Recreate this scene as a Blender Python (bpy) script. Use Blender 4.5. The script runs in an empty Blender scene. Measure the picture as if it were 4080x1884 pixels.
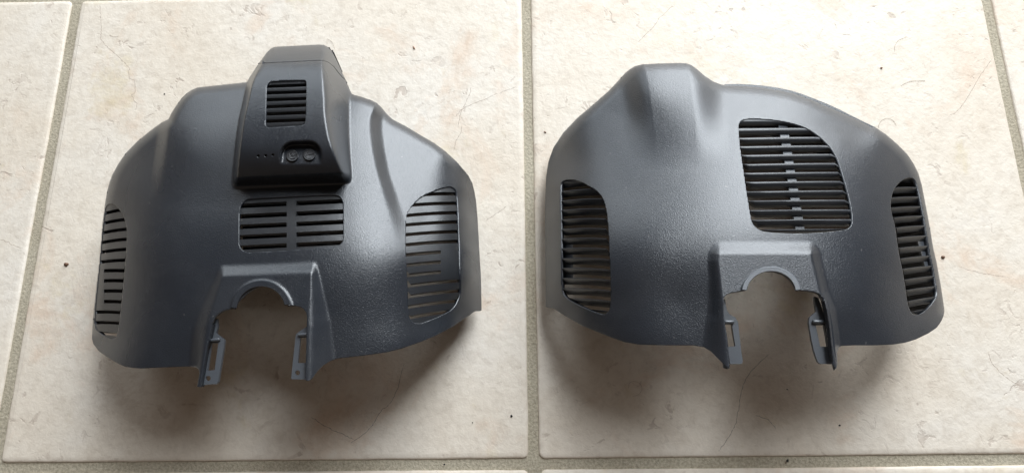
import bpy, math, random
import numpy as np
from mathutils import Matrix, Vector

# ------------------------------------------------------------------ camera, world, light
W0, H0, F = 4080, 1884, 2800.0
P = 0.333                                   # pitch of the tile grid, metres
ANG = (0.2699, 0.01665, -0.0094)            # solved from the joints of the tiles
CAM = (0.3273, 0.0193, 0.4497)

def rot(a, b, c):
    ca, sa, cb, sb, cc, sc = math.cos(a), math.sin(a), math.cos(b), math.sin(b), math.cos(c), math.sin(c)
    Rx = np.array([[1, 0, 0], [0, ca, -sa], [0, sa, ca]])
    Ry = np.array([[cb, 0, sb], [0, 1, 0], [-sb, 0, cb]])
    Rz = np.array([[cc, -sc, 0], [sc, cc, 0], [0, 0, 1]])
    return Rz @ Ry @ Rx

RM = rot(*ANG)
CP = np.array(CAM)
sc = bpy.context.scene
cd = bpy.data.cameras.new('camera')
cam = bpy.data.objects.new('camera', cd)
sc.collection.objects.link(cam)
M = np.eye(4); M[:3, :3] = RM; M[:3, 3] = CP
cam.matrix_world = Matrix(M.tolist())
cd.sensor_width = 36.0
cd.lens = F / W0 * 36.0
cd.clip_start = 0.01
cd.clip_end = 50
sc.camera = cam

sc.view_settings.view_transform = 'Standard'
sc.view_settings.look = 'None'
sc.view_settings.exposure = -0.17
sc.view_settings.gamma = 1.0

world = bpy.data.worlds.new('World')
sc.world = world
world.use_nodes = True
bg = world.node_tree.nodes['Background']
bg.inputs[0].default_value = (1.0, 0.80, 0.66, 1)
bg.inputs[1].default_value = 0.12

def area(name, loc, target, sx, sy, power, col):
    ld = bpy.data.lights.new(name, 'AREA')
    ld.shape = 'RECTANGLE'; ld.size = sx; ld.size_y = sy
    ld.energy = power; ld.color = col
    o = bpy.data.objects.new(name, ld)
    sc.collection.objects.link(o)
    o.location = loc
    d = Vector(target) - Vector(loc)
    o.rotation_euler = d.to_track_quat('-Z', 'Y').to_euler()
    return o
area('window_light', (1.08, 1.72, 1.05), (0.62, 0.0, 0.60), 1.20, 1.9, 80, (0.89, 0.95, 1.0))
area('skylight', (0.92, 1.10, 1.80), (0.33, 0.12, 0.0), 0.7, 0.7, 24, (0.89, 0.95, 1.0))
area('far_window_light', (-0.55, 1.95, 0.78), (0.10, 0.0, 0.30), 1.7, 1.1, 18, (0.86, 0.94, 1.0))

# ------------------------------------------------------------------ helpers
def world_pts(px, py, z):
    """points of the place that stand z metres above the floor and are seen at (px, py) of the photograph"""
    px = np.asarray(px, float); py = np.asarray(py, float); z = np.asarray(z, float) + 0 * px
    d = np.stack([px - W0 / 2, -(py - H0 / 2), np.full_like(px, -F)], -1) @ RM.T
    t = (z - CP[2]) / d[..., 2]
    return CP + t[..., None] * d

def wp(px, py, z=0.0):
    return world_pts(np.array([px]), np.array([py]), np.array([z]))[0]

def S(t):
    t = np.clip(t, 0, 1)
    return t * t * (3 - 2 * t)

def poly_d(px, py, poly, closed=True):
    poly = np.array(poly, float)
    a = poly; b = np.roll(poly, -1, 0)
    if not closed:
        a = a[:-1]; b = b[:-1]
    best = np.full(px.shape, 1e18)
    for (ax, ay), (bx, by) in zip(a, b):
        dx, dy = bx - ax, by - ay
        L = dx * dx + dy * dy + 1e-9
        t = np.clip(((px - ax) * dx + (py - ay) * dy) / L, 0, 1)
        best = np.minimum(best, (px - ax - t * dx) ** 2 + (py - ay - t * dy) ** 2)
    return np.sqrt(best)

def sdf(px, py, poly):
    """signed distance, positive inside"""
    poly = np.array(poly, float)
    d = poly_d(px, py, poly)
    ins = np.zeros(px.shape, bool)
    a = poly; b = np.roll(poly, -1, 0)
    for (ax, ay), (bx, by) in zip(a, b):
        if ay == by: continue
        c = (ay > py) != (by > py)
        ins ^= c & (px < (bx - ax) * (py - ay) / (by - ay) + ax)
    return np.where(ins, d, -d)

def smooth_poly(pts, n=4, closed=True):
    """Catmull-Rom through the points"""
    p = np.array(pts, float); N = len(p); out = []
    rng = range(N) if closed else range(N - 1)
    for i in rng:
        if closed:
            a, b, c, d = p[i - 1], p[i], p[(i + 1) % N], p[(i + 2) % N]
        else:
            a, b, c, d = p[max(i - 1, 0)], p[i], p[i + 1], p[min(i + 2, N - 1)]
        # centripetal-ish: limit tangents by the shorter neighbour so that corners stay tight
        lb = np.linalg.norm(c - b)
        m1 = (c - a) / 2; m2 = (d - b) / 2
        for m in (m1, m2):
            l = np.linalg.norm(m)
            if l > lb: m *= lb / l
        for k in range(n):
            t = k / n
            h00 = 2 * t ** 3 - 3 * t * t + 1; h10 = t ** 3 - 2 * t * t + t
            h01 = -2 * t ** 3 + 3 * t * t; h11 = t ** 3 - t * t
            out.append(h00 * b + h10 * m1 + h01 * c + h11 * m2)
    if not closed: out.append(p[-1])
    return np.array(out)

class RBF:
    def __init__(s, pts, lam=0.0):
        p = np.array(pts, float)
        s.c = p[:, :2] / 1000.0
        n = len(p)
        K = s.k(np.linalg.norm(s.c[:, None] - s.c[None], axis=2)) + lam * np.eye(n)
        Q = np.c_[np.ones(n), s.c]
        A = np.block([[K, Q], [Q.T, np.zeros((3, 3))]])
        s.w = np.linalg.solve(A, np.r_[p[:, 2], 0, 0, 0])
    def k(s, r):
        return r * r * np.log(r + 1e-9)
    def __call__(s, px, py):
        x = np.asarray(px, float).ravel() / 1000.0; y = np.asarray(py, float).ravel() / 1000.0
        out = np.zeros_like(x)
        for i, (cx, cy) in enumerate(s.c):
            out += s.w[i] * s.k(np.hypot(x - cx, y - cy))
        n = len(s.c)
        out += s.w[n] + s.w[n + 1] * x + s.w[n + 2] * y
        return out.reshape(np.shape(px))

def lerp(ys, xs, sig=14.0):
    ys = np.array(ys, float); xs = np.array(xs, float)
    g = np.arange(ys[0] - 120, ys[-1] + 120, 2.0); v = np.interp(g, ys, xs)
    k = np.exp(-0.5 * (np.arange(-30, 31) * 2.0 / sig) ** 2); k /= k.sum()
    v = np.convolve(np.r_[np.full(30, v[0]), v, np.full(30, v[-1])], k, 'valid')
    return lambda y: np.interp(y, g, v)

def mesh_obj(name, verts, faces, mats, parent=None, smooth=True):
    me = bpy.data.meshes.new(name)
    verts = np.asarray(verts, dtype=float)
    me.from_pydata(verts.tolist(), [], [list(map(int, f)) for f in faces])
    for m in (mats if isinstance(mats, (list, tuple)) else [mats]):
        me.materials.append(m)
    if smooth:
        me.polygons.foreach_set('use_smooth', [True] * len(me.polygons))
    me.update()
    o = bpy.data.objects.new(name, me)
    sc.collection.objects.link(o)
    if parent is not None:
        o.parent = parent
        o.matrix_parent_inverse = parent.matrix_world.inverted()
    return o

def marched(zfun, keep, bbox, step):
    """triangulated sheet over the region keep>0, its border cut exactly where keep crosses zero"""
    x0, y0, x1, y1 = bbox
    nx = int((x1 - x0) / step) + 1; ny = int((y1 - y0) / step) + 1
    gx, gy = np.meshgrid(x0 + np.arange(nx) * step, y0 + np.arange(ny) * step)
    X = gx.ravel(); Y = gy.ravel()
    sd = keep(X, Y)
    sd = np.where(np.abs(sd) < 0.05 * step, 0.05 * step * np.where(sd >= 0, 1, -1), sd)
    idx = np.arange(nx * ny).reshape(ny, nx)
    a = idx[:-1, :-1].ravel(); b = idx[:-1, 1:].ravel(); c = idx[1:, 1:].ravel(); d = idx[1:, :-1].ravel()
    par = ((np.arange(nx - 1)[None] + np.arange(ny - 1)[:, None]) % 2).ravel().astype(bool)
    t1 = np.where(par[:, None], np.c_[a, c, b], np.c_[a, d, b])
    t2 = np.where(par[:, None], np.c_[a, d, c], np.c_[b, d, c])
    T = np.r_[t1, t2]
    ins = sd[T] > 0
    n = ins.sum(1)
    full = T[n == 3]
    mix = T[(n == 1) | (n == 2)]
    PX = list(X); PY = list(Y); cache = {}
    def cut(i, j):
        k = (i, j) if i < j else (j, i)
        if k not in cache:
            t = sd[i] / (sd[i] - sd[j])
            cache[k] = len(PX)
            PX.append(X[i] + t * (X[j] - X[i])); PY.append(Y[i] + t * (Y[j] - Y[i]))
        return cache[k]
    extra = []
    for t in mix:
        t = list(map(int, t)); m = [sd[i] > 0 for i in t]
        if sum(m) == 1:
            k = m.index(True); i, j, l = t[k], t[(k + 1) % 3], t[(k + 2) % 3]
            extra.append((i, cut(i, j), cut(i, l)))
        else:
            k = m.index(False); i, j, l = t[k], t[(k + 1) % 3], t[(k + 2) % 3]
            p, q = cut(i, j), cut(i, l)
            extra.append((p, j, l)); extra.append((p, l, q))
    T = np.r_[full, np.array(extra, int).reshape(-1, 3)]
    used = np.unique(T)
    remap = -np.ones(len(PX), int); remap[used] = np.arange(len(used))
    T = remap[T]
    PX = np.array(PX)[used]; PY = np.array(PY)[used]
    Z = zfun(PX, PY)
    V = world_pts(PX, PY, Z)
    return PX, PY, Z, V, T

def border_edges(T):
    e = np.r_[T[:, [0, 1]], T[:, [1, 2]], T[:, [2, 0]]]
    key = {}
    for i, j in e:
        k = (i, j) if i < j else (j, i)
        key[k] = None if k in key else (i, j)
    return [v for v in key.values() if v is not None]

def dropped(V, T, sel, drops, lean=0.09):
    """extrude the chosen border edges straight down; drops = list of z functions of (x,y,z)->new z"""
    be = [e for e in border_edges(T) if sel(e[0]) and sel(e[1])]
    cen = np.mean(V, 0)
    V = [tuple(v) for v in V]; F_ = [tuple(t) for t in T]
    m = {}
    for e in be:
        for i in e:
            if i not in m:
                col = [i]
                x, y, z = V[i]
                for fz in drops:
                    q = lean * (1 - fz(z) / z)
                    ex = -0.016 * (q / lean) if (0.212 < x < 0.262 and y > 0.198) else 0.0   # the pod's right wall leans in
                    col.append(len(V)); V.append((x + (cen[0] - x) * q + ex, y + (cen[1] - y) * q, fz(z)))
                m[i] = col
    for i, j in be:
        for k in range(len(drops)):
            F_.append((j, i, m[i][k + 1], m[j][k + 1]))
    return np.array(V), F_

def solidify(o, t):
    md = o.modifiers.new('thickness', 'SOLIDIFY')
    md.thickness = t; md.offset = -1; md.use_even_offset = False; md.use_rim = True
    return md

# ------------------------------------------------------------------ materials
def nt(name):
    m = bpy.data.materials.new(name); m.use_nodes = True
    n = m.node_tree; b = n.nodes['Principled BSDF']
    return m, n, b

def node(n, typ, **kw):
    x = n.nodes.new(typ)
    for k, v in kw.items():
        if k.startswith('i_'): x.inputs[k[2:].replace('_', ' ')].default_value = v
        else: setattr(x, k, v)
    return x

def plastic(name, col, rough, bump, scale, spec=0.82, sheen=0.0):
    m, n, b = nt(name)
    tc = node(n, 'ShaderNodeTexCoord')
    n1 = node(n, 'ShaderNodeTexNoise', i_Scale=scale, i_Detail=2.0, i_Roughness=0.55, i_Distortion=0.9)
    n2 = node(n, 'ShaderNodeTexNoise', i_Scale=scale * 0.09, i_Detail=4.0)
    n3 = node(n, 'ShaderNodeTexNoise', i_Scale=14.0, i_Detail=3.0)
    for q in (n1, n2, n3): n.links.new(tc.outputs['Object'], q.inputs['Vector'])
    bp = node(n, 'ShaderNodeBump', i_Strength=bump, i_Distance=0.00035)
    n.links.new(n1.outputs['Fac'], bp.inputs['Height'])
    n.links.new(bp.outputs['Normal'], b.inputs['Normal'])
    mr = node(n, 'ShaderNodeMapRange'); mr.inputs[3].default_value = rough - 0.05; mr.inputs[4].default_value = rough + 0.07
    n.links.new(n3.outputs['Fac'], mr.inputs[0]); n.links.new(mr.outputs[0], b.inputs['Roughness'])
    cr = node(n, 'ShaderNodeMix', data_type='RGBA')
    cr.inputs['A'].default_value = (*[c * 0.85 for c in col], 1); cr.inputs['B'].default_value = (*[c * 1.18 for c in col], 1)
    n.links.new(n2.outputs['Fac'], cr.inputs['Factor'])
    n4 = node(n, 'ShaderNodeTexNoise', i_Scale=420.0, i_Detail=1.0); n5 = node(n, 'ShaderNodeTexNoise', i_Scale=30.0, i_Detail=4.0)
    for q in (n4, n5): n.links.new(tc.outputs['Object'], q.inputs['Vector'])
    r4 = node(n, 'ShaderNodeMapRange'); r4.inputs[1].default_value = 0.765; r4.inputs[2].default_value = 0.80
    n.links.new(n4.outputs['Fac'], r4.inputs[0])
    r5 = node(n, 'ShaderNodeMapRange'); r5.inputs[1].default_value = 0.45; r5.inputs[2].default_value = 0.75; r5.inputs[4].default_value = 0.05
    n.links.new(n5.outputs['Fac'], r5.inputs[0])
    mx = node(n, 'ShaderNodeMath', operation='MULTIPLY_ADD'); n.links.new(r4.outputs[0], mx.inputs[0]); mx.inputs[1].default_value = 0.3; n.links.new(r5.outputs[0], mx.inputs[2])
    du = node(n, 'ShaderNodeMix', data_type='RGBA'); n.links.new(mx.outputs[0], du.inputs['Factor']); n.links.new(cr.outputs['Result'], du.inputs['A']); du.inputs['B'].default_value = (0.22, 0.21, 0.20, 1)
    n.links.new(du.outputs['Result'], b.inputs['Base Color'])
    b.inputs['Specular IOR Level'].default_value = spec
    return m

M_SHELL = plastic('anthracite grained plastic', (0.0175, 0.0215, 0.0285), 0.27, 0.42, 1500)
M_SHELL2 = plastic('slate grained plastic', (0.0185, 0.0225, 0.030), 0.31, 0.44, 1500)
M_SLAT = plastic('vent plastic', (0.013, 0.0155, 0.0195), 0.36, 0.35, 1500)
M_LOUV = plastic('louvre plastic', (0.016, 0.019, 0.024), 0.38, 0.35, 1500, 0.8)
M_COLLAR = plastic('lightened collar plastic', (0.11, 0.12, 0.135), 0.42, 0.4, 1200, 0.9)  # paler base colour stands in for the bright sheen on the collar
M_INNER = plastic('smooth bracket plastic', (0.075, 0.083, 0.095), 0.30, 0.15, 350, 0.8)
M_BTN = plastic('button rubber', (0.022, 0.023, 0.026), 0.38, 0.1, 900)
M_DARK = plastic('black lens and duct plate', (0.006, 0.006, 0.007), 0.2, 0.0, 900)

def tile_material():
    m, n, b = nt('cream glazed ceramic')
    L = n.links.new
    geo = node(n, 'ShaderNodeNewGeometry'); oi = node(n, 'ShaderNodeObjectInfo')
    off = node(n, 'ShaderNodeVectorMath', operation='SCALE'); off.inputs[3].default_value = 7.0
    cmb = node(n, 'ShaderNodeCombineXYZ')
    L(oi.outputs['Random'], cmb.inputs[2]); L(cmb.outputs[0], off.inputs[0])
    add = node(n, 'ShaderNodeVectorMath', operation='ADD')
    L(geo.outputs['Position'], add.inputs[0]); L(off.outputs[0], add.inputs[1])
    def noise(scale, detail=4, rough=0.55, dist=0.0):
        q = node(n, 'ShaderNodeTexNoise', i_Scale=scale, i_Detail=detail, i_Roughness=rough, i_Distortion=dist)
        L(add.outputs[0], q.inputs['Vector']); return q
    def ramp(src, stops):
        r = node(n, 'ShaderNodeValToRGB'); e = r.color_ramp.elements
        while len(e) < len(stops): e.new(0.5)
        for i, (p, c) in enumerate(stops):
            e[i].position = p; e[i].color = c if len(c) == 4 else (*c, 1)
        L(src, r.inputs[0]); return r
    def mix(fac, a, c, blend='MIX'):
        x = node(n, 'ShaderNodeMix', data_type='RGBA', blend_type=blend)
        if hasattr(fac, 'default_value'): L(fac, x.inputs['Factor'])
        else: x.inputs['Factor'].default_value = fac
        for v, k in ((a, 'A'), (c, 'B')):
            if hasattr(v, 'default_value'): L(v, x.inputs[k])
            else: x.inputs[k].default_value = (*v, 1)
        return x.outputs['Result']
    base = ramp(noise(9, 5, 0.6, 0.4).outputs['Fac'], [(0.30, (0.74, 0.645, 0.53)), (0.50, (0.785, 0.705, 0.60)), (0.72, (0.81, 0.75, 0.67))])
    pe = ramp(noise(13, 6, 0.66, 0.6).outputs['Fac'], [(0.54, (0, 0, 0)), (0.72, (1, 1, 1))])
    c1 = mix(pe.outputs[0], base.outputs[0], (0.72, 0.56, 0.43))
    ye = ramp(noise(17, 6, 0.7, 0.3).outputs['Fac'], [(0.60, (0, 0, 0)), (0.74, (0.8, 0.8, 0.8))])
    c2 = mix(ye.outputs[0], c1, (0.69, 0.585, 0.40))
    fi = noise(160, 5, 0.7, 0.5)
    fr = ramp(fi.outputs['Fac'], [(0.28, (0.86, 0.84, 0.82)), (0.55, (1, 1, 1))])
    c3 = mix(1.0, c2, fr.outputs[0], 'MULTIPLY')
    # pits with brown dirt in them
    pm = ramp(noise(22, 3, 0.5).outputs['Fac'], [(0.46, (0, 0, 0)), (0.62, (1, 1, 1))])
    ps = ramp(noise(115, 4, 0.55, 0.8).outputs['Fac'], [(0.605, (0, 0, 0)), (0.665, (1, 1, 1))])
    pp = node(n, 'ShaderNodeMath', operation='MULTIPLY'); L(pm.outputs[0], pp.inputs[0]); L(ps.outputs[0], pp.inputs[1])
    pf = node(n, 'ShaderNodeMath', operation='MULTIPLY'); L(pp.outputs[0], pf.inputs[0]); pf.inputs[1].default_value = 0.5
    c4 = mix(pf.outputs[0], c3, (0.40, 0.31, 0.25))
    # hairline veins
    vn = noise(11, 7, 0.62, 0.9)
    sb = node(n, 'ShaderNodeMath', operation='SUBTRACT'); L(vn.outputs['Fac'], sb.inputs[0]); sb.inputs[1].default_value = 0.5
    ab = node(n, 'ShaderNodeMath', operation='ABSOLUTE'); L(sb.outputs[0], ab.inputs[0])
    vr = ramp(ab.outputs[0], [(0.0, (1, 1, 1)), (0.0035, (0, 0, 0))])
    vm = ramp(noise(8, 2).outputs['Fac'], [(0.56, (0, 0, 0)), (0.66, (1, 1, 1))])
    vv = node(n, 'ShaderNodeMath', operation='MULTIPLY'); L(vr.outputs[0], vv.inputs[0]); L(vm.outputs[0], vv.inputs[1])
    vf = node(n, 'ShaderNodeMath', operation='MULTIPLY'); L(vv.outputs[0], vf.inputs[0]); vf.inputs[1].default_value = 0.35
    c5 = mix(vf.outputs[0], c4, (0.45, 0.36, 0.30))
    L(c5, b.inputs['Base Color'])
    rr = node(n, 'ShaderNodeMapRange'); rr.inputs[3].default_value = 0.42; rr.inputs[4].default_value = 0.62
    L(fi.outputs['Fac'], rr.inputs[0]); L(rr.outputs[0], b.inputs['Roughness'])
    b.inputs['Specular IOR Level'].default_value = 0.35
    # relief
    h1 = noise(330, 3, 0.6, 0.6)
    h2 = noise(60, 4, 0.6)
    hm = node(n, 'ShaderNodeMath', operation='MULTIPLY_ADD'); L(h2.outputs['Fac'], hm.inputs[0]); hm.inputs[1].default_value = 2.5; L(h1.outputs['Fac'], hm.inputs[2])
    hs = node(n, 'ShaderNodeMath', operation='MULTIPLY_ADD'); L(pp.outputs[0], hs.inputs[0]); hs.inputs[1].default_value = -0.8; L(hm.outputs[0], hs.inputs[2])
    bp = node(n, 'ShaderNodeBump', i_Strength=0.6, i_Distance=0.0004)
    L(hs.outputs[0], bp.inputs['Height']); L(bp.outputs[0], b.inputs['Normal'])
    return m

def grout_material():
    m, n, b = nt('sanded grey grout')
    L = n.links.new
    geo = node(n, 'ShaderNodeNewGeometry')
    def noise(s, d):
        q = node(n, 'ShaderNodeTexNoise', i_Scale=s, i_Detail=d, i_Roughness=0.65); L(geo.outputs['Position'], q.inputs['Vector']); return q
    a = noise(600, 4); c = noise(14, 3)
    r = node(n, 'ShaderNodeValToRGB'); e = r.color_ramp.elements
    e[0].position = 0.3; e[0].color = (0.32, 0.285, 0.215, 1); e[1].position = 0.7; e[1].color = (0.62, 0.555, 0.43, 1)
    L(a.outputs['Fac'], r.inputs[0])
    x = node(n, 'ShaderNodeMix', data_type='RGBA', blend_type='MULTIPLY'); x.inputs['Factor'].default_value = 0.6
    r2 = node(n, 'ShaderNodeValToRGB'); e = r2.color_ramp.elements
    e[0].position = 0.35; e[0].color = (0.75, 0.72, 0.68, 1); e[1].position = 0.65; e[1].color = (1, 1, 1, 1)
    L(c.outputs['Fac'], r2.inputs[0]); L(r.outputs[0], x.inputs['A']); L(r2.outputs[0], x.inputs['B'])
    L(x.outputs['Result'], b.inputs['Base Color'])
    b.inputs['Roughness'].default_value = 0.9
    bp = node(n, 'ShaderNodeBump', i_Strength=0.9, i_Distance=0.0008)
    L(a.outputs['Fac'], bp.inputs['Height']); L(bp.outputs[0], b.inputs['Normal'])
    return m

def plain(name, col, rough=0.7, alpha=1.0):
    m, n, b = nt(name)
    q = node(n, 'ShaderNodeTexNoise', i_Scale=900.0, i_Detail=3.0)
    geo = node(n, 'ShaderNodeNewGeometry'); n.links.new(geo.outputs['Position'], q.inputs['Vector'])
    x = node(n, 'ShaderNodeMix', data_type='RGBA')
    x.inputs['A'].default_value = (*[c * 0.6 for c in col], 1); x.inputs['B'].default_value = (*[min(1, c * 1.4) for c in col], 1)
    n.links.new(q.outputs['Fac'], x.inputs['Factor']); n.links.new(x.outputs['Result'], b.inputs['Base Color'])
    b.inputs['Roughness'].default_value = rough; b.inputs['Alpha'].default_value = alpha
    return m

M_TILE = tile_material(); M_GROUT = grout_material()
M_CRACK = plain('dirt in a hairline crack', (0.42, 0.33, 0.27), 0.8, 0.42)
M_HAIR = plain('pale brown hair', (0.36, 0.29, 0.21), 0.5)
M_CRUMB = plain('brown crumb', (0.16, 0.085, 0.05), 0.8)
M_SPECK = plain('black speck', (0.012, 0.012, 0.012), 0.8)
M_CHIP = plain('tan chip', (0.42, 0.27, 0.20), 0.8)

# ------------------------------------------------------------------ floor
def put(o, **kw):
    for k, v in kw.items(): o[k] = v
    return o

floor = mesh_obj('floor', [(-2.2, -1.6, -0.0016), (2.9, -1.6, -0.0016), (2.9, 2.2, -0.0016), (-2.2, 2.2, -0.0016)], [(0, 1, 2, 3)], M_GROUT)
put(floor, kind='structure', label='grey sanded grout bed between the cream floor tiles')

def tile_mesh(seed):
    rnd = np.random.RandomState(seed)
    g = 0.0067; h = (P - g) / 2; r = 0.0035
    per = []
    n = 44
    for (cx, cy, a0) in ((h - r, h - r, 0), (-h + r, h - r, 90), (-h + r, -h + r, 180), (h - r, -h + r, 270)):
        for k in range(5):
            a = math.radians(a0 + k * 22.5); per.append((cx + r * math.cos(a), cy + r * math.sin(a), math.cos(a), math.sin(a)))
        a = math.radians(a0 + 90); nx_, ny_ = math.cos(a), math.sin(a)
        sx, sy = per[-1][0], per[-1][1]
        tx, ty = -ny_, nx_
        for k in range(1, n):
            per.append((sx + tx * (2 * h - 2 * r) * k / n, sy + ty * (2 * h - 2 * r) * k / n, nx_, ny_))
    per = np.array(per); N = len(per)
    ph = np.cumsum(rnd.randn(N)); ph -= np.linspace(ph[0], ph[-1], N)
    ph = np.convolve(np.r_[ph[-3:], ph, ph[:3]], np.ones(7) / 7, 'valid')
    wob = 0.00016 * ph / (ph.std() + 1e-6) + 0.00007 * rnd.randn(N)
    rings = [(0, -0.0045), (0, -0.0012), (0.0005, -0.0005), (0.0014, -0.00015), (0.0035, 0.0)]
    V = []; Fc = []
    for ins, z in rings:
        for i in range(N):
            x, y, nx_, ny_ = per[i]
            w = wob[i] * (1 if ins < 0.002 else 0.3)
            V.append((x - nx_ * (ins - w), y - ny_ * (ins - w), z))
    for k in range(len(rings) - 1):
        for i in range(N):
            j = (i + 1) % N
            Fc.append((k * N + i, k * N + j, (k + 1) * N + j, (k + 1) * N + i))
    Fc.append([4 * N + i for i in range(N)])
    return V, Fc

tm = []
for s in range(4):
    V, Fc = tile_mesh(s + 3)
    me = bpy.data.meshes.new('tile'); me.from_pydata(V, [], Fc); me.materials.append(M_TILE); me.update()
    me.polygons.foreach_set('use_smooth', [True] * (len(me.polygons) - 1) + [False])
    tm.append(me)
tiles = {}
for j in range(-3, 4):
    for i in range(-4, 6):
        o = bpy.data.objects.new('tile', tm[(i * 3 + j * 5) % 4]); sc.collection.objects.link(o)
        dx = 0.0004 * math.sin(i * 7 + j * 3) + (0.0011 if (i, j) == (1, -1) else 0)
        o.location = ((i + 0.5) * P + dx, (j + 0.5) * P, 0)
        o.parent = floor
        tiles[(i, j)] = o

def ribbon(parent, pts, w=0.00024):
    pts = smooth_poly(pts, 6, closed=False)
    rnd = np.random.RandomState(int(abs(pts[0][0])) + 5)
    jit = rnd.randn(len(pts), 2) * 1.3; jit[0] = 0
    w3 = world_pts(pts[:, 0] + jit[:, 0], pts[:, 1] + jit[:, 1], np.full(len(pts), 0.00006))
    V = []; Fc = []
    n = len(w3)
    for i in range(n):
        t = w3[min(i + 1, n - 1)] - w3[max(i - 1, 0)]; t /= np.linalg.norm(t) + 1e-12
        q = w * (0.25 + 0.75 * abs(math.sin(i * 1.7 + pts[0][0]))) * min(1, (i + 1) / 3, (n - i) / 3)
        V.append(w3[i] + np.array([-t[1], t[0], 0]) * q); V.append(w3[i] - np.array([-t[1], t[0], 0]) * q)
    for i in range(n - 1): Fc.append((2 * i, 2 * i + 1, 2 * i + 3, 2 * i + 2))
    return mesh_obj('crack', V, Fc, M_CRACK, None)

CR = [
 [(398, 20), (401, 60), (402, 120), (405, 160), (430, 190), (480, 235), (512, 270), (515, 310), (535, 325), (537, 370), (525, 380), (545, 420), (540, 440)],
 [(2061, 347), (2031, 356), (1975, 375), (1937, 394), (1862, 424), (1836, 442), (1812, 469)],
 [(1876, 349), (1870, 379), (1840, 439), (1832, 470), (1825, 510)],
 [(1840, 502), (1836, 529), (1817, 562), (1808, 604)],
 [(3066, 1408), (2993, 1477), (2957, 1545), (2945, 1618), (2929, 1691), (2904, 1739), (2864, 1796)],
 [(3938, 1400), (3954, 1448), (4002, 1497), (4067, 1537)],
 [(1610, 1448), (1578, 1559), (1550, 1610), (1515, 1638), (1483, 1693), (1440, 1735), (1396, 1765)],
 [(1240, 1660), (1301, 1701), (1370, 1730), (1410, 1750)],
 [(2017, 820), (2010, 829), (1972, 855), (1932, 882)],
 [(-40, 950), (0, 955), (25, 962), (50, 975), (88, 990)],
 [(3953, 235), (3918, 282), (3870, 365), (3823, 435), (3782, 462)],
 [(2690, 20), (2640, 60), (2600, 110), (2540, 170)],
 [(3010, 1652), (3060, 1672), (3095, 1710)], [(500, 950), (540, 930)],
 [(3820, 1060), (3900, 1085), (4000, 1100)],
]
for c in CR:
    q = wp(*c[len(c) // 2]); key = (int(math.floor(q[0] / P)), int(math.floor(q[1] / P)))
    o = ribbon(None, c); o.parent = tiles[key]; o.matrix_parent_inverse = Matrix.Translation(-tiles[key].location)
    o['label'] = 'thin brown hairline crack in the tile glaze'

# ------------------------------------------------------------------ left cover: heights in millimetres
LSIL = [(1032, 252), (1063, 210), (1078, 196), (1090, 189), (1110, 186.5), (1200, 182), (1270, 178.5), (1290, 180), (1307, 188), (1322, 202), (1350, 260), (1370, 305), (1388, 348), (1403, 376),
        (1440, 386), (1480, 400), (1502, 411), (1520, 428), (1540, 453), (1562, 474), (1585, 487), (1620, 505), (1675, 538), (1730, 570), (1775, 603), (1820, 645), (1850, 680), (1867, 700), (1882, 730),
        (1891, 765), (1897, 800), (1903, 870), (1907, 940), (1910, 1000), (1914, 1060), (1917, 1120), (1918, 1190), (1919, 1236)]
LRIM1 = [(1913, 1239), (1898, 1238), (1885, 1244), (1872, 1255), (1850, 1268), (1804, 1301), (1740, 1335), (1680, 1360), (1600, 1388), (1540, 1403), (1440, 1417), (1345, 1427), (1315, 1438), (1288, 1455), (1262, 1482), (1243, 1508), (1234, 1514), (1220, 1516)]
LCUT = [(1217, 1512), (1218, 1440), (1221, 1340), (1223, 1262), (1220, 1245), (1210, 1230), (1193, 1220), (1165, 1216), (1131, 1214), (1130, 1204), (1122, 1178), (1102, 1156), (1080, 1145), (1050, 1141), (1018, 1148),
        (987, 1166), (965, 1187), (950, 1207), (943, 1226), (918, 1229), (892, 1236), (872, 1247), (856, 1262), (845, 1287), (823, 1386), (811, 1455), (798, 1540)]
LRIM2 = [(785, 1540), (788, 1522), (795, 1490), (792, 1472), (780, 1462), (750, 1459), (640, 1463), (560, 1467), (530, 1465), (498, 1460), (468, 1447), (430, 1424), (392, 1396), (372, 1370), (366, 1348)]
LLEFT = [(367, 1325), (370, 1270), (377, 1200), (385, 1130), (394, 1052), (399, 997), (403, 950), (408, 890), (413, 850), (418, 812), (427, 760), (436, 727), (447, 697), (470, 655), (500, 611), (548, 562), (600, 520), (640, 491), (672, 474),
         (683, 450), (700, 424), (720, 396), (745, 371), (765, 358), (787, 349), (880, 339), (984, 328), (995, 307)]
LPOLY = LSIL + LRIM1 + LCUT + LRIM2 + LLEFT
LROLL = LLEFT + LSIL[:31]

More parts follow.
